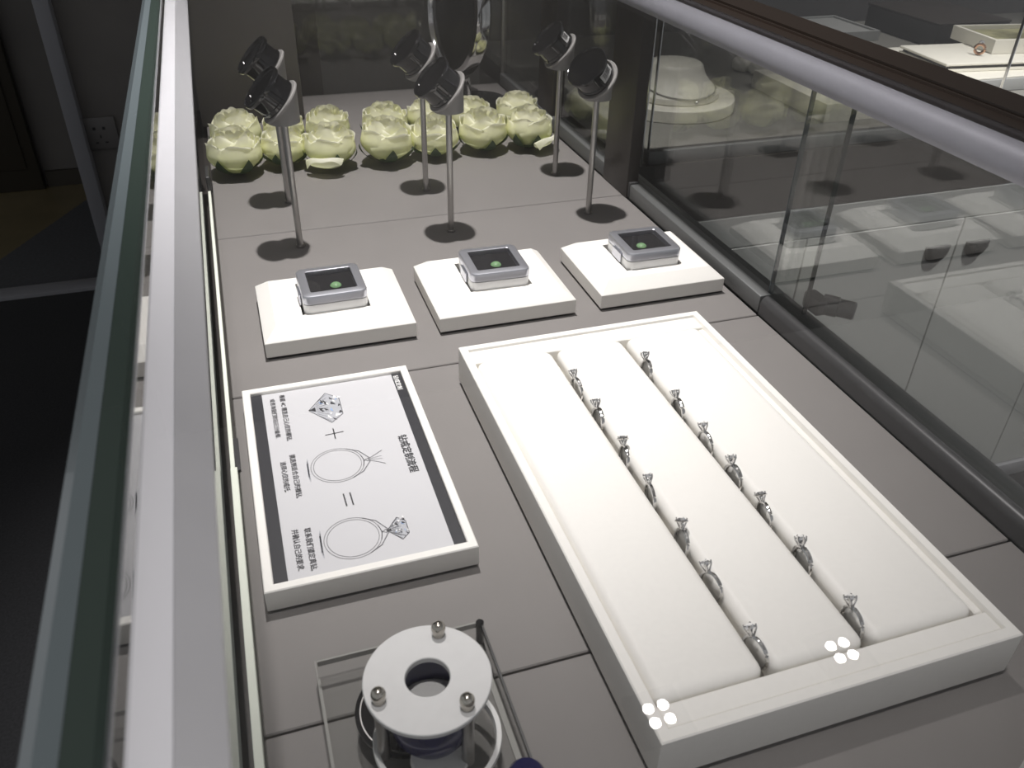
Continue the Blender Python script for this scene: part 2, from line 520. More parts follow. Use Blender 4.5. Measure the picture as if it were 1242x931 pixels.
def tpart(name, mb, material, ang=32):
    o = mb.obj(name, material, tr, TO, ang)
    return o

tpart('foot', MB().box(TX0 + 0.006, TY0 + 0.006, 0.0, TX1 - 0.006, TY1 - 0.006, 0.007), M_BLACKM)  # black inset base stands in for the shadow gap under the tray
rim = []
for ins, z in ((0.001, 0.007), (0.0, 0.009), (0.0, TH - 0.002), (0.002, TH), (0.0155, TH), (0.0165, TH - 0.002), (0.0165, 0.045)):
    rim.append(rect(TX0 + ins, TY0 + ins, TX1 - ins, TY1 - ins, z))
tpart('tray_frame', MB().loops(rim), M_WHITE)
tpart('end_ledge', MB().box(TX0 + 0.0175, 1.350, 0.045, TX1 - 0.0175, TY1 - 0.0175, TH - 0.004, 0.002, 1), M_WHITE)
tpart('end_ledge', MB().box(TX0 + 0.0175, TY0 + 0.0175, 0.045, TX1 - 0.0175, 0.540, TH - 0.004, 0.002, 1), M_WHITE)
for a, b in ((TX0 + 0.018, 0.5435), (0.5535, 0.6985), (0.7085, TX1 - 0.032)):
    tpart('cushion', MB().box(a, 0.542, 0.046, b, 1.348, TH + 0.003, 0.016, 5), M_WHITE, 60)
tpart('side_ledge', MB().box(TX1 - 0.031, 0.542, 0.046, TX1 - 0.0175, 1.348, TH - 0.008, 0.002, 1), M_WHITE)

# ------------------------------------------------------------------ rings in the slots
def ring_proto(kind):
    t = bpy.data.objects.new('diamond_ring', None)
    COL.objects.link(t)
    t.empty_display_size = 0.01
    rr = 0.0225
    pts = []
    for i in range(36):
        a = 2 * math.pi * i / 36
        pts.append((0, rr * math.sin(a), rr * math.cos(a)))
    wid = [0.0032 + (0.0012 if kind == 1 else 0.0) * abs(math.cos(math.pi * i / 36)) for i in range(36)]
    MB().tube(pts, wid, 8, closed=True, flat=0.7).obj('ring_band', M_SILVER, t)
    zt = rr + 0.004
    n = 6 if kind == 1 else 4
    for k in range(n):
        a = 2 * math.pi * (k + 0.5) / n
        c, s = math.cos(a), math.sin(a)
        MB().tube([(c * 0.0025, s * 0.0025, rr), (c * 0.008, s * 0.008, zt + 0.007), (c * 0.0085, s * 0.0085, zt + 0.0125)], [0.0016, 0.0015, 0.0013], 6).obj('prong', M_SILVER, t)
    if kind == 2:
        MB().lathe([(0.0095, zt + 0.006), (0.011, zt + 0.0075), (0.0095, zt + 0.009), (0.008, zt + 0.0075)], 18, closed=True).obj('halo', M_SILVER, t)
    MB().lathe([(0, zt + 0.0005), (0.0078, zt + 0.0085), (0.0078, zt + 0.0095), (0.0045, zt + 0.0125), (0, zt + 0.0125)], 8).obj('cut_stone', M_STONE, t, ang=5)
    for e in (-1, 1):
        pass
    return t

protos = [ring_proto(k) for k in (0, 1, 2)]
ORD = ['first', 'second', 'third', 'fourth', 'fifth', 'sixth', 'seventh']
slotL = [(1.213, 0), (1.110, 1), (0.996, 2), (0.893, 0), (0.786, 2), (0.695, 0), (0.577, 0)]
slotR = [(1.232, 0), (1.095, 1), (0.992, 0), (0.897, 1), (0.801, 2), (0.699, 1), (0.580, 0)]
used = set()
for side, x, slots in (('left', 0.5485, slotL), ('right', 0.7035, slotR)):
    for i, (y, k) in enumerate(slots):
        kinds = ['four prong', 'six prong', 'haloed']
        lab = 'silver %s solitaire ring, %s from the far end of the %s tray slot' % (kinds[k], ORD[i], side)
        rot = (R(random.uniform(-44, -26)), R(random.uniform(-4, 10)), R(random.uniform(-10, 10)))
        if k not in used:
            o = protos[k]
            used.add(k)
            o.location = W3(x, y, TH - 0.007)
            o.rotation_euler = rot
            tag(o, lab, 'ring', 'solitaire rings in the tray slots')
        else:
            o = copy_thing(protos[k], lab, x, y, TH - 0.007, rot)
            o['category'] = 'ring'
            o['group'] = 'solitaire rings in the tray slots'

# ------------------------------------------------------------------ the framed sign
SX0, SX1, SY0, SY1, SH = -0.0645, 0.2620, 0.903, 1.4395, 0.046
sg = thing('framed_sign', 'white framed sign explaining how to order a custom diamond ring', 'sign', 0.1, 1.17)
SO = Vector((0, 0, DECK)) - Vector(sg.location)

def spart(name, mb, material, parent=None):
    o = mb.obj(name, material, parent or sg, None if parent else SO)
    return o

spart('foot', MB().box(SX0 + 0.005, SY0 + 0.005, 0.0, SX1 - 0.005, SY1 - 0.005, 0.005), M_BLACKM)
rim = []
for ins, z in ((0.001, 0.005), (0.0, 0.007), (0.0, SH - 0.002), (0.0015, SH), (0.0135, SH), (0.015, SH - 0.002), (0.015, 0.030)):
    rim.append(rect(SX0 + ins, SY0 + ins, SX1 - ins, SY1 - ins, z))
spart('sign_frame', MB().loops(rim), M_WHITE)
ZP = 0.0385
sheet = spart('printed_sheet', MB().box(SX0 + 0.0155, SY0 + 0.0155, 0.031, SX1 - 0.0155, SY1 - 0.0155, ZP), M_PAPER)
spart('dark_band', MB().box(SX0 + 0.0155, SY0 + 0.0155, ZP, SX0 + 0.036, SY1 - 0.0155, ZP + 0.0006), M_BAND, sheet)
spart('dark_band', MB().box(SX1 - 0.0345, SY0 + 0.0155, ZP, SX1 - 0.0155, SY1 - 0.0155, ZP + 0.0006), M_BAND, sheet)

def text(name, body, x, y0, y1, size, z, material, bold=0.022):
    """flat print reading away from the far edge: starts at y0, ends at y1, letter feet at x"""
    c = bpy.data.curves.new(name, 'FONT')
    c.body = body
    o = bpy.data.objects.new(name, c)
    COL.objects.link(o)
    dg = bpy.context.evaluated_depsgraph_get()
    me = bpy.data.meshes.new_from_object(o.evaluated_get(dg))
    bpy.data.objects.remove(o)
    xs = [v.co.x for v in me.vertices]
    ys = [v.co.y for v in me.vertices]
    w, h = max(xs) - min(xs), max(ys) - min(ys)
    kx, ky = (y0 - y1) / w, size / h
    for v in me.vertices:
        a, b = (v.co.x - min(xs)) * kx, (v.co.y - min(ys)) * ky
        v.co = Vector(((x + b) * U, (y0 - a) * U, z * U))
    # bolder strokes: the letter faces laid four times with a hair's shift
    vs = [v.co.copy() for v in me.vertices]
    fs = [list(p.vertices) for p in me.polygons]
    bpy.data.meshes.remove(me)
    bb = bold * size * 2.0
    allv, allf = [], []
    for q, (sx, sy) in enumerate(((0, 0), (1, 0), (0, 1), (1, 1))):
        o0 = len(allv)
        allv += [(v.x + sx * bb * U, v.y - sy * bb * U, v.z + q * 0.00004 * U) for v in vs]
        allf += [[i + o0 for i in f] for f in fs]
    me = bpy.data.meshes.new(name)
    me.from_pydata(allv, [], allf)
    me.materials.append(material)
    t = bpy.data.objects.new(name, me)
    COL.objects.link(t)
    t.parent = sheet
    return t

ZI = ZP + 0.0004
text('title_print', '钻戒定制流程', 0.1985, 1.222, 1.114, 0.0165, ZI, M_INK, 0.026)
text('text_line', '根据 4C 精选自己心仪的裸钻,', 0.0035, 1.413, 1.264, 0.0105, ZI, M_INK)
text('text_line', '或咨询我们的钻石分级师.', -0.0150, 1.404, 1.277, 0.0095, ZI, M_INK)
text('text_line', '挑选到适合自己的裸钻,', 0.0030, 1.222, 1.104, 0.0105, ZI, M_INK)
text('text_line', '选择心仪的戒托.', -0.0140, 1.206, 1.124, 0.0100, ZI, M_INK)
text('text_line', '联系我们锁定真钻,', 0.0060, 1.028, 0.934, 0.0108, ZI, M_INK)
text('text_line', '并确认自己的要求.', -0.0130, 1.030, 0.939, 0.0105, ZI, M_INK)
text('logo_print', '钻戒定制', 0.2295, 1.417, 1.366, 0.0105, ZP + 0.0011, M_WHITEINK)

def stroke(mb, pts, w, z=ZI, closed=False):
    n = len(pts)
    for i in range(n if closed else n - 1):
        a, b = Vector((*pts[i], z)), Vector((*pts[(i + 1) % n], z))
        d = (b - a)
        if d.length < 1e-6:
            continue
        s = Vector((-d.y, d.x, 0)).normalized() * w / 2
        e = d.normalized() * w * 0.25
        mb.add([a - s - e, b - s + e, b + s + e, a + s - e], [(0, 1, 2, 3)])
    return mb

def poly(mb, pts, z=ZI):
    return mb.add([(p[0], p[1], z) for p in pts], [tuple(range(len(pts)))])

pm = MB()
stroke(pm, [(0.073, 1.261), (0.106, 1.263)], 0.0022)
stroke(pm, [(0.089, 1.277), (0.089, 1.246)], 0.0022)
spart('plus_print', pm, M_INK, sheet)
pm = MB()
stroke(pm, [(0.0795, 1.092), (0.0805, 1.061)], 0.0024)
stroke(pm, [(0.0905, 1.092), (0.0915, 1.061)], 0.0024)
spart('equals_print', pm, M_INK, sheet)

def ring_drawing(cx, cy, r, head):
    a = MB()
    el = [(cx + r * math.cos(2 * math.pi * i / 48), cy + r * math.sin(2 * math.pi * i / 48)) for i in range(48)]
    el2 = [(cx + (r - 0.0045) * math.cos(2 * math.pi * i / 48), cy + (r - 0.0045) * math.sin(2 * math.pi * i / 48)) for i in range(48)]
    stroke(a, el, 0.0009, closed=True)
    stroke(a, el2, 0.0009, closed=True)
    spart('ring_print', a, M_GREYINK, sheet)
    b = MB()
    for s in (-1, 1):
        stroke(b, [(cx + r * math.cos(R(62)), cy + s * r * math.sin(R(62))), (cx + r * 0.9, cy + s * r * 0.62), (head - 0.004, cy + s * 0.005)], 0.0017)
        stroke(b, [(cx + r - 0.003, cy + s * 0.016), (cx + r + 0.001, cy), (head - 0.006, cy + s * 0.004)], 0.0013)
        stroke(b, [(head - 0.006, cy + s * 0.002), (head + 0.006, cy + s * 0.009), (head + 0.021, cy + s * 0.019)], 0.0013)
        stroke(b, [(head - 0.006, cy + s * 0.001), (head + 0.018, cy + s * 0.004)], 0.0008)
    spart('setting_print', b, M_GREYINK, sheet)
    c = MB()
    for k in range(3):
        stroke(c, [(cx - r - 0.003 - 0.001 * k, cy + 0.030 - 0.006 * k), (cx - r - 0.004 - 0.001 * k, cy - 0.030 + 0.006 * k)], 0.002)
    spart('shadow_print', c, M_PALEINK, sheet)

def gem_drawing(cx, cy, s, tip):
    """side view of a brilliant: table to +x, point to -x"""
    out = [(cx + s * 0.52, cy + s * 0.34), (cx + s * 0.52, cy - s * 0.34), (cx + s * 0.22, cy - s * 0.62), (tip, cy), (cx + s * 0.22, cy + s * 0.62)]
    spart('gem_print', poly(MB(), out, ZI - 0.0002), M_PALEINK, sheet)
    a, b, c = MB(), MB(), MB()
    stroke(a, out, 0.0011, closed=True)
    rnd = random.Random(int(cy * 1000))
    for k in range(9):
        t = -0.5 + k / 8.0
        stroke(a, [(cx + s * 0.22, cy + s * t * 1.1), (tip + 0.4 * (cx + s * 0.22 - tip), cy + s * t * 0.5)], 0.0007)
    for k in range(26):
        x = rnd.uniform(tip + 0.25 * s, cx + s * 0.48)
        wy = s * 0.55 * min(1.0, (x - tip) / (cx + s * 0.22 - tip))
        y = cy + rnd.uniform(-wy, wy)
        q = s * rnd.uniform(0.05, 0.13)
        tri = [(x, y), (x + q * rnd.uniform(0.5, 1.2), y + q * rnd.uniform(-0.8, 0.8)), (x + q * rnd.uniform(-0.4, 0.5), y + q)]
        poly((a, b, c)[0 if k % 2 == 0 else (1 if k % 5 == 0 else 2)], tri, ZI + 0.0002 * (1 + k % 3))
    poly(a, [(tip, cy), (tip + 0.16 * s, cy + 0.09 * s), (tip + 0.16 * s, cy - 0.09 * s)], ZI + 0.0003)
    spart('facet_print', a, M_INK, sheet)
    spart('blue_facet_print', b, M_BLUEINK, sheet)
    spart('white_facet_print', c, M_WHITEINK, sheet)

gem_drawing(0.0724, 1.346, 0.080, 0.053)
ring_drawing(0.0815, 1.170, 0.046, 0.142)
ring_drawing(0.0785, 0.985, 0.0455, 0.138)
gem_drawing(0.1440, 0.985, 0.042, 0.133)

# ------------------------------------------------------------------ tin boxes on bevelled stands
def make_stand():
    t = bpy.data.objects.new('chamfered_stand', None)
    COL.objects.link(t)
    w, d = 0.331, 0.274
    MB().box(-w / 2 + 0.003, -d / 2 + 0.003, 0, w / 2 - 0.003, d / 2 - 0.003, 0.005).obj('foot', M_BLACKM, t)
    def rc(ix, iy, z):
        return rect(-w / 2 + ix, -d / 2 + iy, w / 2 - ix, d / 2 - iy, z)
    h = MB()
    rings = [rc(0.001, 0.001, 0.005), rc(0, 0, 0.007), rc(0, 0, 0.0395), rc(0.001, 0.001, 0.041), rc(0.029, 0.029, 0.064), rc(0.031, 0.031, 0.065)]
    rings += [rect(-0.0755, -0.0765, 0.0755, 0.0745, 0.065), rect(-0.0755, -0.0765, 0.0755, 0.0745, 0.036)]
    h.loops(rings)
    h.obj('stand_block', M_WHITE, t, ang=14)
    MB().box(-0.0745, -0.0755, 0.036, 0.0745, 0.0735, 0.039).obj('recess_lining', M_FOAM, t)
    return t

def make_tin():
    t = bpy.data.objects.new('metal_tin', None)
    COL.objects.link(t)
    w, d, r = 0.143, 0.142, 0.016
    b = MB().loops([rrect(w - 0.006, d - 0.006, r, 5, 0.0), rrect(w - 0.001, d - 0.001, r, 5, 0.003), rrect(w - 0.001, d - 0.001, r, 5, 0.046), rrect(w - 0.004, d - 0.004, r, 5, 0.0468)])
    b.obj('tin_base', M_TINB, t)
    l = MB().loops([rrect(w - 0.003, d - 0.003, r, 5, 0.0473), rrect(w, d, r, 5, 0.0482), rrect(w, d, r, 5, 0.0640), rrect(w - 0.003, d - 0.003, r, 5, 0.0672), rrect(w - 0.008, d - 0.008, r, 5, 0.068),
                    rrect(w - 0.038, d - 0.038, 0.006, 5, 0.0685), rrect(w - 0.040, d - 0.040, 0.006, 5, 0.0675), rrect(w - 0.040, d - 0.040, 0.006, 5, 0.0555)])
    lid = l.obj('tin_lid', M_TIN, t)
    MB().loops([rrect(w - 0.041, d - 0.041, 0.006, 5, 0.0558), rrect(w - 0.041, d - 0.041, 0.006, 5, 0.0563)]).obj('foam_insert', M_FOAM, t)
    MB().loops([rrect(w - 0.0405, d - 0.0405, 0.006, 5, 0.0655), rrect(w - 0.0405, d - 0.0405, 0.006, 5, 0.0670)]).obj('lid_window', M_GLASS, lid)
    MB().box(-w / 2 - 0.005, -0.030, 0.028, -w / 2 - 0.0005, 0.020, 0.054, 0.002, 1).obj('latch', M_TIN, t)
    MB().tube([(w / 2 + 0.002, -0.03, 0.042), (w / 2 + 0.002, 0.03, 0.042)], 0.0028, 8).obj('hinge', M_TIN, t)
    return t

def make_gem():
    return MB().lathe([(0, 0.0), (0.0125, 0.0), (0.0130, 0.0015), (0.0110, 0.0048), (0.0065, 0.0075), (0.002, 0.0085), (0, 0.0086)], 24).obj('green_gemstone', M_GEM, None)

st0, tn0, gm0 = make_stand(), make_tin(), make_gem()
pos = [(0.1575, 'left', 'with the dark square corner', 0.009), (0.5425, 'middle', '', 0.003), (0.9385, 'right', '', -0.012)]
for i, (x, side, extra, gx) in enumerate(pos):
    where = {'left': 'behind the framed sign', 'middle': 'between the two other tins', 'right': 'nearest the glass doors'}[side]
    ls = 'white chamfer edged stand under a metal tin, %s of three' % side
    lt = 'silver windowed metal tin %s, on the %s stand' % (where, side)
    lg = 'round green gemstone inside the %s windowed tin' % side
    rz = R([1.0, -1.2, -0.6][i])
    if i == 0:
        s, t, g = st0, tn0, gm0
        s.location = W3(x, 1.747, 0)
        t.location = W3(x, 1.741, 0.0392)
        t.rotation_euler = (0, 0, rz)
        g.location = W3(x + gx, 1.741 - 0.012, 0.0392 + 0.0564)
    else:
        s = copy_thing(st0, '', x, 1.747, 0)
        t = copy_thing(tn0, '', x, 1.741, 0.0392, (0, 0, rz))
        g = gm0.copy()
        COL.objects.link(g)
        g.location = W3(x + gx, 1.741 - 0.012, 0.0392 + 0.0564)
    tag(s, ls, 'display stand', 'chamfer edged stands in a row')
    tag(t, lt, 'tin', 'windowed tins on stands')
    tag(g, lg, 'gemstone', 'green stones in the tins')

# ------------------------------------------------------------------ rod stands with tilted round boxes
HZ = 0.338
def make_rod_stand():
    t = bpy.data.objects.new('rod_stand', None)
    COL.objects.link(t)
    MB().lathe([(0, 0), (0.012, 0), (0.012, 0.004), (0.0085, 0.005), (0.0085, HZ + 0.004), (0, HZ + 0.004)], 16).obj('rod', M_STEEL, t)
    # cylinder cut by a slope that falls towards -x
    n, rr, vs = 40, 0.040, []
    sl = math.tan(R(47))
    lo = [(rr * math.cos(2 * math.pi * k / n), rr * math.sin(2 * math.pi * k / n), HZ) for k in range(n)]
    hi = [(p[0], p[1], HZ + 0.003 + (p[0] + rr) * sl) for p in lo]
    MB().loops([lo, hi]).obj('sloped_mount', M_GREYM, t)
    c = (0, 0, HZ + 0.003 + rr * sl)
    mm = Matrix.Translation(c) @ Matrix.Rotation(-R(47), 4, 'Y')
    MB().lathe([(0, 0.0005), (0.0605, 0.0005), (0.0620, 0.002), (0.0620, 0.006), (0.0605, 0.0075), (0, 0.0075)], 40, mm).obj('mount_disc', M_GREYM, t)
    return t, mm

def make_round_box(label_kind):
    t = bpy.data.objects.new('round_box', None)
    COL.objects.link(t)
    MB().lathe([(0, 0), (0.052, 0), (0.054, 0.002), (0.054, 0.010), (0.0515, 0.012), (0.0515, 0.046), (0, 0.046)], 48).obj('box_body', M_BLACKG, t)
    MB().lathe([(0.0525, 0.044), (0.0585, 0.046), (0.0600, 0.050), (0.0600, 0.056), (0.0580, 0.0585), (0.0555, 0.0570), (0.0540, 0.0520), (0, 0.0515)], 48).obj('box_lid', M_BLACKG, t)
    if label_kind:
        a0, a1 = (R(-100), R(-48)) if label_kind == 1 else (R(-58), R(-30))
        n = 12
        lo = [(0.0522 * math.cos(a0 + (a1 - a0) * k / n), 0.0522 * math.sin(a0 + (a1 - a0) * k / n)) for k in range(n + 1)]
        mb = MB()
        vs = [(p[0], p[1], 0.013) for p in lo] + [(p[0], p[1], 0.043) for p in lo]
        vs += [(p[0] * 1.006, p[1] * 1.006, 0.013) for p in lo] + [(p[0] * 1.006, p[1] * 1.006, 0.043) for p in lo]
        q = n + 1
        fs = [(k + 2 * q, k + 1 + 2 * q, k + 1 + 3 * q, k + 3 * q) for k in range(n)]
        fs += [(k + q, k + 1 + q, k + 1, k) for k in range(n)]
        mb.add(vs, fs)
        sticker = mb.obj('sticker', M_LABEL, t)
        sticker['label'] = 'white printed sticker'
        bars = MB()
        rnd = random.Random(3)
        for k in range(16):
            a = a0 + (a1 - a0) * (0.15 + 0.7 * k / 16)
            b = a + (a1 - a0) * rnd.uniform(0.012, 0.03)
            r2 = 0.0522 * 1.011
            z0, z1 = (0.020, 0.036)
            bars.add([(r2 * math.cos(a), r2 * math.sin(a), z0), (r2 * math.cos(b), r2 * math.sin(b), z0), (r2 * math.cos(b), r2 * math.sin(b), z1), (r2 * math.cos(a), r2 * math.sin(a), z1)], [(0, 1, 2, 3)])
        bars.obj('printed_bars', M_INK, sticker)
    return t

rs0, MM = make_rod_stand()
rb0 = make_round_box(0)
rb1 = make_round_box(1)
rb2 = make_round_box(2)
stands = [(0.126, 2.165, 4, 'front left', rb0), (0.545, 2.153, 4, 'front middle', rb0), (0.970, 2.166, 18, 'front right', rb1),
          (0.128, 2.487, 3, 'rear left', rb0), (0.548, 2.474, 4, 'rear middle', rb0), (0.988, 2.497, -4, 'rear right', rb2)]
seen = set()
for i, (x, y, rz, where, proto) in enumerate(stands):
    row = 'front row' if 'front' in where else 'rear row'
    col = where.split()[1]
    l1 = 'thin steel rod stand with sloped grey mount, %s of the %s' % (col, row)
    l2 = 'glossy black round box tilted on its rod stand, %s of the %s' % (col, row)
    if where == 'front right':
        l2 = 'glossy black round box with barcode sticker, right of the front row'
    if where == 'rear right':
        l2 = 'glossy black round box with plain sticker edge, right of the rear row'
    if i == 0:
        s = rs0
        s.location = W3(x, y, 0)
        s.rotation_euler = (0, 0, R(rz))
    else:
        s = copy_thing(rs0, l1, x, y, 0, (0, 0, R(rz)))
    tag(s, l1, 'stand', 'steel rod stands')
    full = Matrix.Translation(W3(x, y, 0)) @ Matrix.Rotation(R(rz), 4, 'Z')
    loc = MM @ Matrix.Translation((0, 0, 0.0077))
    loc.translation = loc.translation * U
    mw = full @ loc
    if proto.name not in seen:
        b = proto
        seen.add(proto.name)
    else:
        b = copy_thing(proto, l2, 0, 0)
    b.matrix_world = mw
    tag(b, l2, 'box', 'round black boxes on rod stands')

# ------------------------------------------------------------------ roses
def petal_mesh(seed, Rb, h, span, flare, curl, inward=0.0):
    rnd = random.Random(seed)
    nu, nv = 12, 9
    ph = [rnd.uniform(0, 6.28) for _ in range(4)]
    amp = rnd.uniform(0.6, 1.2)
    skew = rnd.uniform(-0.18, 0.18)
    mb = MB()
    vs, fs = [], []
    for j in range(nv + 1):
        v = j / nv
        for i in range(nu + 1):
            u = -1 + 2 * i / nu
            w = 0.30 + 0.70 * math.sin(math.pi / 2 * min(1, v / 0.6))
            if v > 0.75:
                w *= 1 - 0.25 * ((v - 0.75) / 0.25) ** 2
            a = u * span / 2 * w + skew * v
            r = Rb * (0.48 + 0.52 * math.sin(math.pi / 2 * min(1, v / 0.46)))
            r -= inward * 2.0 * max(0, v - 0.46) ** 1.3
            if v > 0.62:
                k = (v - 0.62) / 0.38
                r += flare * k ** 2 * (1 - 0.25 * u * u)
            z = h * v
            z -= h * (0.12 + 2.6 * Rb) * abs(u) ** 2.2 * v ** 2
            z += h * 1.3 * Rb * u * v ** 2
            if v > 0.75:
                k = (v - 0.75) / 0.25
                z -= curl * k ** 2
            wav = amp * 0.0026 * v ** 3
            r += wav * math.sin(3 * u + ph[0]) + wav * 0.5 * math.sin(7 * u + ph[1])
            z += wav * math.sin(5 * u + ph[2])
            vs.append((r * math.cos(a), r * math.sin(a), z))
    for j in range(nv):
        for i in range(nu):
            q = j * (nu + 1) + i
            fs.append((q, q + 1, q + nu + 2, q + nu + 1))
    mb.add(vs, fs)
    me = mb.mesh('petal', M_PETAL, 180)
    return me

LAYERS = [
    # count, Rb, h, span, flare, curl, inward, z
    (3, 0.011, 0.110, R(230), 0.000, 0.0, 0.000, 0.004),
    (3, 0.021, 0.115, R(200), 0.003, 0.002, 0.002, 0.004),
    (4, 0.033, 0.118, R(170), 0.005, 0.004, 0.006, 0.003),
    (4, 0.046, 0.119, R(160), 0.006, 0.006, 0.012, 0.002),
    (5, 0.060, 0.118, R(140), 0.007, 0.008, 0.018, 0.001),
    (5, 0.073, 0.114, R(130), 0.009, 0.011, 0.022, 0.0),
    (5, 0.083, 0.104, R(120), 0.011, 0.013, 0.016, 0.0),
]
PET = [[petal_mesh(100 * a + b, *L[1:7]) for b in range(3)] for a, L in enumerate(LAYERS)]
LOWP = [petal_mesh(900 + b, 0.086, 0.075, R(90), 0.020, 0.022) for b in range(2)]

def sepal_mesh():
    mb = MB()
    vs, fs = [], []
    n = 7
    for j in range(n + 1):
        v = j / n
        w = 0.019 * math.sin(math.pi * min(1, 0.15 + 0.85 * v)) + 0.0003
        r = 0.012 + 0.089 * (0.30 + 0.60 * math.sin(math.pi / 2 * min(1, v * 1.05)))
        z = 0.005 + 0.052 * v ** 1.2
        vs += [(r - 0.001, -w, z + 0.001), (r, 0, z), (r - 0.001, w, z + 0.001)]
    for j in range(n):
        for k in range(2):
            q = 3 * j + k
            fs.append((q, q + 1, q + 4, q + 3))
    mb.add(vs, fs)
    return mb.mesh('sepal', M_SEPAL, 180)

SEP = sepal_mesh()
CAL = MB().lathe([(0, 0.0), (0.022, 0.0), (0.036, 0.008), (0.040, 0.022), (0.030, 0.030), (0, 0.030)], 20).mesh('calyx', M_SEPAL)

def rose(x, y, s, seed, label, lowers=0, face=0.0):
    rnd = random.Random(seed)
    t = thing('white_rose', label, 'flower', x, y, 0.006, rnd.uniform(0, 6.28), 'white roses in two rows')
    s *= 1.04
    t.scale = (s, s, s * rnd.uniform(1.0, 1.10))
    t.rotation_euler = (R(rnd.uniform(-5, 5)), R(rnd.uniform(-5, 5)), t.rotation_euler[2])
    def link(me, name, rz, z=0.004, ry=0.0):
        o = bpy.data.objects.new(name, me)
        COL.objects.link(o)
        o.parent = t
        o.location = (0, 0, z * U)
        o.rotation_euler = (0, ry, rz)
        return o
    for a, L in enumerate(LAYERS):
        off = rnd.uniform(0, 6.28)
        for k in range(L[0]):
            link(PET[a][rnd.randrange(3)], 'petal', off + 2 * math.pi * k / L[0] + rnd.uniform(-0.2, 0.2), L[7] + 0.012, rnd.uniform(-0.04, 0.06))
    for k in range(lowers):
        link(LOWP[k % 2], 'petal', face - t.rotation_euler[2] + rnd.uniform(-0.9, 0.9), 0.008, 0.18)
    link(CAL, 'calyx', 0, 0.0)
    off = rnd.uniform(0, 6.28)
    for k in range(5):
        link(SEP, 'sepal', off + 2 * math.pi * k / 5 + rnd.uniform(-0.25, 0.25), 0.0)
    return t

front = [(-0.005, 2.755, 0.98, 0), (0.148, 2.800, 0.86, 0), (0.293, 2.742, 0.95, 1), (0.475, 2.742, 1.0, 0), (0.652, 2.765, 0.95, 0), (0.824, 2.775, 0.97, 0), (0.985, 2.755, 0.92, 1)]
rear = [(0.015, 2.960, 0.98), (0.172, 3.01, 0.80), (0.318, 2.960, 0.88), (0.518, 2.965, 0.92), (0.675, 3.00, 0.80), (0.833, 2.975, 0.86), (1.015, 2.970, 0.90)]
for i, (x, y, s, lo) in enumerate(front):
    rose(x, y, s, 11 + i, 'pale cream rose lying in the front row, %s from the left' % ORD[i], lo, R(-100))
for i, (x, y, s) in enumerate(rear):
    rose(x, y, s, 51 + i, 'pale cream rose half hidden in the rear row, %s from the left' % ORD[i])

# ------------------------------------------------------------------ round table mirror behind the roses
mi = thing('table_mirror', 'round dark table mirror with chrome rim on a black disc foot behind the roses', 'mirror', 0.975, 3.33)
MB().lathe([(0, 0), (0.105, 0), (0.110, 0.004), (0.110, 0.012), (0.104, 0.018), (0, 0.018)], 48).obj('mirror_foot', M_BLACKG, mi)
MB().tube([(-0.045, 0, 0.0185), (-0.045, 0, 0.075), (-0.055, 0, 0.10)], [0.009, 0.008, 0.012], 14).obj('mirror_neck', M_CHROME, mi)
mq = Matrix.Translation((-0.095, 0, 0.350)) @ Vector((-0.985, -0.17, 0.08)).to_track_quat('Z', 'Y').to_matrix().to_4x4()
MB().lathe([(0, -0.012), (0.207, -0.012), (0.207, 0.006), (0, 0.006)], 64, mq).obj('mirror_glass', M_MIRROR, mi)
MB().lathe([(0.205, -0.034), (0.220, -0.040), (0.232, -0.028), (0.234, 0.006), (0.229, 0.020), (0.212, 0.024), (0.204, 0.010)], 64, mq, closed=True).obj('mirror_rim', M_CHROME, mi)

# ------------------------------------------------------------------ viewing device at the near end
lo = thing('acrylic_base', 'clear thick acrylic base slab at the near end of the counter deck', 'base', 0.108, 0.63)
BX0, BX1, BY0, BY1, BH = -0.118, 0.118, -0.20, 0.136, 0.042
MB().box(BX0, BY0, 0.0, BX1, BY1, BH, 0.0).obj('acrylic_slab', M_ACRYL, lo)
for x0, y0, x1, y1, mm_ in ((BX0 + 0.0003, BY0, BX0 + 0.002, BY1, M_ACRYLE), (BX1 - 0.003, BY0, BX1 - 0.0003, BY1, M_RAILD), (BX0 + 0.0036, BY1 - 0.003, BX1 - 0.0036, BY1 - 0.0003, M_ACRYLE)):
    MB().box(x0, y0, BH - 0.010, x1, y1, BH - 0.0005).obj('polished_edge', mm_, lo)  # opaque strips stand in for refraction along the upper edges
for x0, y0, x1, y1, mm_ in ((BX0 + 0.0003, BY0, BX0 + 0.004, BY1, M_ACRYLE), (BX1 - 0.012, BY0, BX1 - 0.004, BY1, M_ACRYLE)):
    MB().box(x0, y0, 0.0004, x1, y1, 0.002).obj('polished_edge', mm_, lo)  # grey strips imitate the light bands refracted by the slab sides
MB().lathe([(0, 0), (0.006, 0), (0.006, BH + 0.001), (0, BH + 0.001)], 12, Matrix.Translation((BX1 - 0.004, BY1 - 0.004, 0))).obj('corner_peg', M_BLACKG, lo)

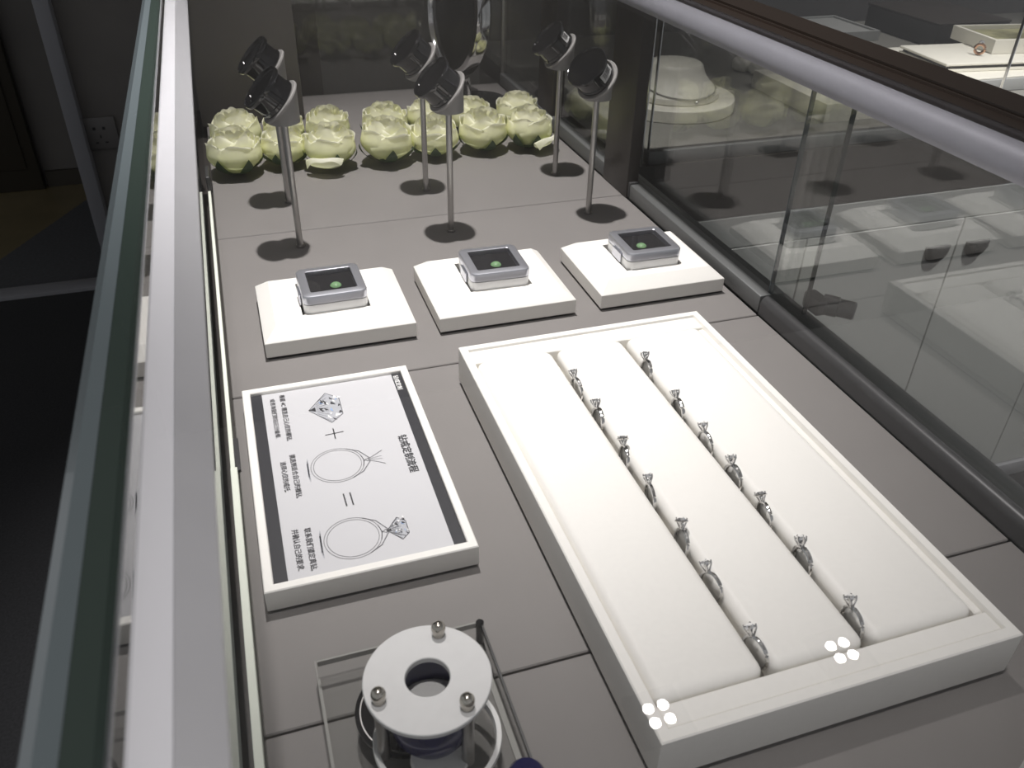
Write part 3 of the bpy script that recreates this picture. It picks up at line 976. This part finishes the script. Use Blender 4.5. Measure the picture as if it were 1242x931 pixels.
DX, DY, DZ = 0.1155, 0.6175, 0.150
lv = thing('gem_viewer', 'round aluminium gem viewer on three posts with a hole in its top plate', 'viewer', DX, DY, BH + 0.0005)
z0 = DZ - BH
pl = MB().lathe([(0.0265, z0 - 0.008), (0.0755, z0 - 0.008), (0.0765, z0 - 0.006), (0.0765, z0 - 0.001), (0.0755, z0), (0.0275, z0), (0.0265, z0 - 0.001)], 64, closed=True)
pl.obj('top_plate', M_DISC, lv)
for ang in (64, 194, 303):
    px, py = 0.0625 * math.cos(R(ang)), 0.0625 * math.sin(R(ang))
    tm = Matrix.Translation((px, py, 0))
    post = MB().lathe([(0, 0), (0.0078, 0), (0.0078, z0 - 0.0085), (0, z0 - 0.0085)], 20, tm).obj('post', M_STEEL, lv)
    MB().lathe([(0, z0 + 0.0002), (0.0075, z0 + 0.0002), (0.0075, z0 + 0.007), (0.0086, z0 + 0.0085), (0.0090, z0 + 0.012), (0.0082, z0 + 0.016), (0.0062, z0 + 0.019), (0.0034, z0 + 0.0208), (0, z0 + 0.0214)], 20, tm).obj('acorn_nut', M_NICKEL, post)
MB().lathe([(0.051, z0 - 0.009), (0.052, z0 - 0.045), (0.049, z0 - 0.070), (0.041, z0 - 0.086), (0.026, z0 - 0.095), (0, z0 - 0.098), (0, z0 - 0.094), (0.024, z0 - 0.090), (0.039, z0 - 0.081), (0.046, z0 - 0.066), (0.048, z0 - 0.045), (0.048, z0 - 0.009)], 48, Matrix.Translation((0, -0.012, 0))).obj('navy_cup', M_NAVY, lv)
MB().lathe([(0, z0 - 0.055), (0.046, z0 - 0.055), (0.046, z0 - 0.051), (0, z0 - 0.050)], 40, Matrix.Translation((0, -0.012, 0))).obj('white_stage', M_LABEL, lv)
MB().lathe([(0.071, 0.001), (0.079, 0.001), (0.080, 0.005), (0.079, 0.010), (0.073, 0.010)], 56, Matrix.Translation((0.006, -0.014, 0)), closed=True).obj('white_ring', M_LABEL, lv)
MB().lathe([(0, 0.001), (0.034, 0.001), (0.036, 0.003), (0.034, 0.007), (0, 0.007)], 40, Matrix.Translation((0.002, -0.040, 0))).obj('white_pedestal', M_LABEL, lv)
dk = thing('navy_disc', 'black round dish with a thin white rim under the left of the viewer', 'dish', 0.098, 0.655, BH + 0.0005)
MB().lathe([(0, 0.0), (0.067, 0.0), (0.070, 0.002), (0.070, 0.004), (0, 0.0045)], 56).obj('dish_body', M_BLACKG, dk)
MB().lathe([(0.0625, 0.0044), (0.0640, 0.0044), (0.0640, 0.0056), (0.0625, 0.0056)], 56, closed=True).obj('dish_rim', M_STEEL, dk)
kn = thing('lens_cap', 'small navy blue cap at the bottom edge beside the viewer', 'cap', 0.205, 0.510, BH + 0.0005)
MB().lathe([(0, 0), (0.020, 0), (0.022, 0.004), (0.022, 0.030), (0.018, 0.036), (0, 0.038)], 32).obj('cap_body', M_NAVY, kn)
MB().lathe([(0.0222, 0.006), (0.0230, 0.006), (0.0230, 0.012), (0.0222, 0.012)], 32, closed=True).obj('cap_band', M_CHROME, kn)

nt_ = thing('white_tray', 'corner of another white tray at the bottom right of the deck', 'tray', 0.95, 0.25)
MB().box(-0.14, -0.22, 0.0, 0.16, 0.115, 0.045, 0.003).obj('tray_block', M_WHITE, nt_)
MB().box(-0.12, -0.20, 0.045, 0.14, 0.095, 0.047, 0.0005, 1).obj('tray_pad', M_WHITE, nt_)

# ------------------------------------------------------------------ the corner counter behind the aisle
cc = thing('corner_display_counter', 'grey corner display counter across the staff aisle, seen through the glass doors', 'display counter', 2.8, 3.2, FL)
CCO = Vector((0, 0, DECK)) - Vector(cc.location)

def kpart(name, mb, material, parent=None):
    o = mb.obj(name, material, parent or cc)
    if parent is None:
        o.location = CCO
    return o

CX0, CX1, CY0, CY1 = 1.27, 6.2, 2.48, 4.35
kpart('cabinet_body', MB().box(CX0, CY0 + 0.03, FL + 0.001, CX1, CY1, -0.04), M_APRON)
kpart('apron', MB().box(CX0, CY0, -0.225, CX1, CY0 + 0.029, -0.001), M_APRON)
kpart('deck', MB().box(CX0, CY0 + 0.03, -0.039, CX1, CY1, -0.0012), M_DECK2)
kpart('base_strip', MB().box(CX0, CY0 - 0.02, FL + 0.001, CX1, CY0 + 0.029, FL + 0.09, 0.004), M_JAMB)
kpart('drawer_front', MB().box(CX0, CY0, -0.354, CX1, CY0 + 0.029, -0.228, 0.003, 1), M_CAB)
for a, b, hx in ((CX0, 2.040, None), (2.044, 2.796, 2.70), (2.800, 3.55, 2.905), (3.554, 4.3, 4.2), (4.304, 5.05, 4.41), (5.054, CX1, None)):
    d = kpart('cabinet_door', MB().box(a, CY0, FL + 0.092, b, CY0 + 0.029, -0.357, 0.003, 1), M_CAB)
    if hx:
        rings = []
        for t in range(0, 76, 15):
            rr, yy = 0.060 * math.cos(R(t)), CY0 - 0.001 - 0.034 * math.sin(R(t))
            rings.append([(hx - rr, yy, -0.468)] + [(hx - rr * math.cos(R(12 * k)), yy, -0.478 - 1.15 * rr * math.sin(R(12 * k))) for k in range(16)] + [(hx + rr, yy, -0.468)])
        pm = MB().loops(rings)
        kpart('cup_pull', pm, M_RAILD, d)
kpart('front_rail', MB().box(CX0 + 0.05, CY0 + 0.005, 0.001, CX1, CY0 + 0.045, 0.046, 0.003), M_RAIL)
for a, b in ((1.327, 2.775), (2.779, 4.2), (4.204, CX1)):
    p = kpart('front_pane', MB().box(a, CY0 + 0.018, 0.047, b, CY0 + 0.028, 0.60), M_GLASS)
    kpart('pane_edge', MB().box(a - 0.004, CY0 + 0.017, 0.047, a - 0.0005, CY0 + 0.029, 0.60), M_CHROME, p)
kpart('corner_rod', MB().box(1.300, CY0 + 0.018, -0.001, 1.304, CY0 + 0.028, 0.60), M_CHROME)

bu = thing('necklace_bust', 'white necklace bust on a round plinth behind the glass door', 'bust', 1.72, 3.10)
MB().lathe([(0, 0.0), (0.248, 0.0), (0.250, 0.003), (0.250, 0.044), (0.247, 0.047), (0, 0.047)], 64).obj('round_plinth', M_PLINTH, bu)
MB().lathe([(0, 0.048), (0.180, 0.048), (0.185, 0.052), (0.183, 0.070), (0.165, 0.086), (0.140, 0.108), (0.120, 0.134), (0.110, 0.158), (0.108, 0.164), (0.100, 0.172), (0.05, 0.174), (0, 0.174)], 64).obj('bust_form', M_PLINTH, bu)
chain = []
for k in range(60):
    a = 2 * math.pi * k / 60
    s = 0.5 + 0.5 * math.sin(a - R(90) + R(180))
    z = 0.152 - 0.078 * (0.5 - 0.5 * math.sin(a))
    prof = [(0.070, 0.183), (0.086, 0.165), (0.108, 0.140), (0.134, 0.120), (0.158, 0.110)]
    rr = 0.183
    for (za, ra), (zb, rb) in zip(prof[:-1], prof[1:]):
        if za <= z <= zb:
            rr = ra + (rb - ra) * (z - za) / (zb - za)
    chain.append(((rr + 0.007) * math.cos(a), (rr + 0.007) * math.sin(a), z))
nk = thing('chain_necklace', 'fine silver chain necklace draped round the white bust', 'necklace', 1.72, 3.10)
MB().tube(chain, 0.0022, 6, closed=True).obj('chain', M_STEEL, nk)
MB().lathe([(0, -0.008), (0.006, -0.003), (0.006, 0.003), (0, 0.008)], 10, Matrix.Translation((0.0, -0.197, 0.068))).obj('pendant', M_CHROME, nk)

bk = thing('sloped_display_block', 'white wedge display block beside the bust on the corner counter', 'display block', 2.40, 3.0)
MB().loops([rect(-0.20, -0.26, 0.25, 0.27, 0.0), rect(-0.20, -0.26, 0.25, 0.27, 0.070), rect(-0.185, -0.245, 0.235, 0.255, 0.074)]).obj('block_body', M_PLINTH, bk)
MB().box(-0.10, -0.20, 0.0745, 0.20, 0.16, 0.080, 0.002).obj('block_pad', M_PLINTH, bk)
ro = thing('bracelet_roll', 'white cushion roll lying behind the wedge block', 'cushion', 2.345, 3.44, 0.0, R(27))
for k in range(3):
    MB().box(-0.045, -0.135 + 0.091 * k, 0.0, 0.045, -0.046 + 0.091 * k, 0.062, 0.026, 4).obj('roll_segment', M_PLINTH, ro)

pb = thing('white_plinth', 'broad low white plinth on the corner counter at the right', 'plinth', 3.6, 3.13)
MB().box(-0.68, -0.20, 0.0, 0.90, 0.40, 0.052, 0.003).obj('plinth_body', M_CAB, pb)
MB().box(-0.665, -0.19, 0.052, 0.89, 0.39, 0.060, 0.002, 1).obj('plinth_top', M_PLINTH, pb)
bd = thing('white_board', 'layered white jewellery board lying on the broad plinth', 'board', 3.55, 3.16, 0.0605, R(-6))
MB().box(-0.50, -0.155, 0.0, 0.75, 0.20, 0.012, 0.002, 1).obj('lower_layer', M_PLINTH, bd)
MB().box(-0.485, -0.140, 0.0121, 0.74, 0.19, 0.026).obj('dark_layer', M_APRON, bd)
MB().box(-0.50, -0.155, 0.0261, -0.484, 0.20, 0.0262).obj('end_strip', M_PLINTH, bd)
MB().box(-0.50, -0.155, 0.0263, 0.75, 0.20, 0.036, 0.002, 1).obj('upper_layer', M_PLINTH, bd)
gr = thing('rose_gold_ring', 'rose gold ring standing on the white board by the picture tray', 'ring', 3.30, 3.16, 0.0605 + 0.0365 + 0.0275, R(40))
MB().tube([(0, 0.020 * math.cos(2 * math.pi * k / 24), 0.020 * math.sin(2 * math.pi * k / 24)) for k in range(24)], 0.007, 8, closed=True).obj('ring_band', M_GOLD, gr)
MB().lathe([(0, 0.022), (0.012, 0.027), (0.012, 0.031), (0.006, 0.036), (0, 0.036)], 10).obj('cut_stone', M_STONE, gr, ang=5)
pf = thing('picture_tray', 'white rimmed tray with a landscape print on the white board', 'tray', 3.70, 3.28, 0.098, R(-8))
rim = []
for ins, z in ((0.0, 0.0), (0.0, 0.060), (0.018, 0.060), (0.018, 0.040)):
    rim.append(rect(-0.30 + ins, -0.16 + ins, 0.42 - ins, 0.16 - ins, z))
MB().loops(rim).obj('tray_rim', M_PLINTH, pf)
MB().box(-0.28, -0.14, 0.0401, 0.40, 0.14, 0.042).obj('landscape_print', M_LANDSCAPE, pf)

for lab, x, y, w, d, h in (('low dark storage box on the corner counter behind the boards', 3.75, 3.95, 0.23, 0.28, 0.11),):
    b = thing('dark_box', lab, 'box', x, y)
    MB().box(-w, -d, 0, w, d, h, 0.004).obj('box_body', M_APRON, b)
    MB().box(-w - 0.004, -d - 0.004, h, w + 0.004, d + 0.004, h + 0.012, 0.003).obj('box_lid', M_POST, b)
gt = thing('grey_tray', 'grey display tray far back on the corner counter', 'tray', 3.10, 4.10)
MB().loops([rect(-0.26, -0.20, 0.26, 0.20, 0.0), rect(-0.26, -0.20, 0.26, 0.20, 0.05), rect(-0.245, -0.185, 0.245, 0.185, 0.05), rect(-0.245, -0.185, 0.245, 0.185, 0.035)]).obj('tray_body', M_CAB, gt)
MB().box(-0.24, -0.18, 0.0352, 0.24, 0.18, 0.042, 0.002, 1).obj('tray_pad', M_CAB, gt)
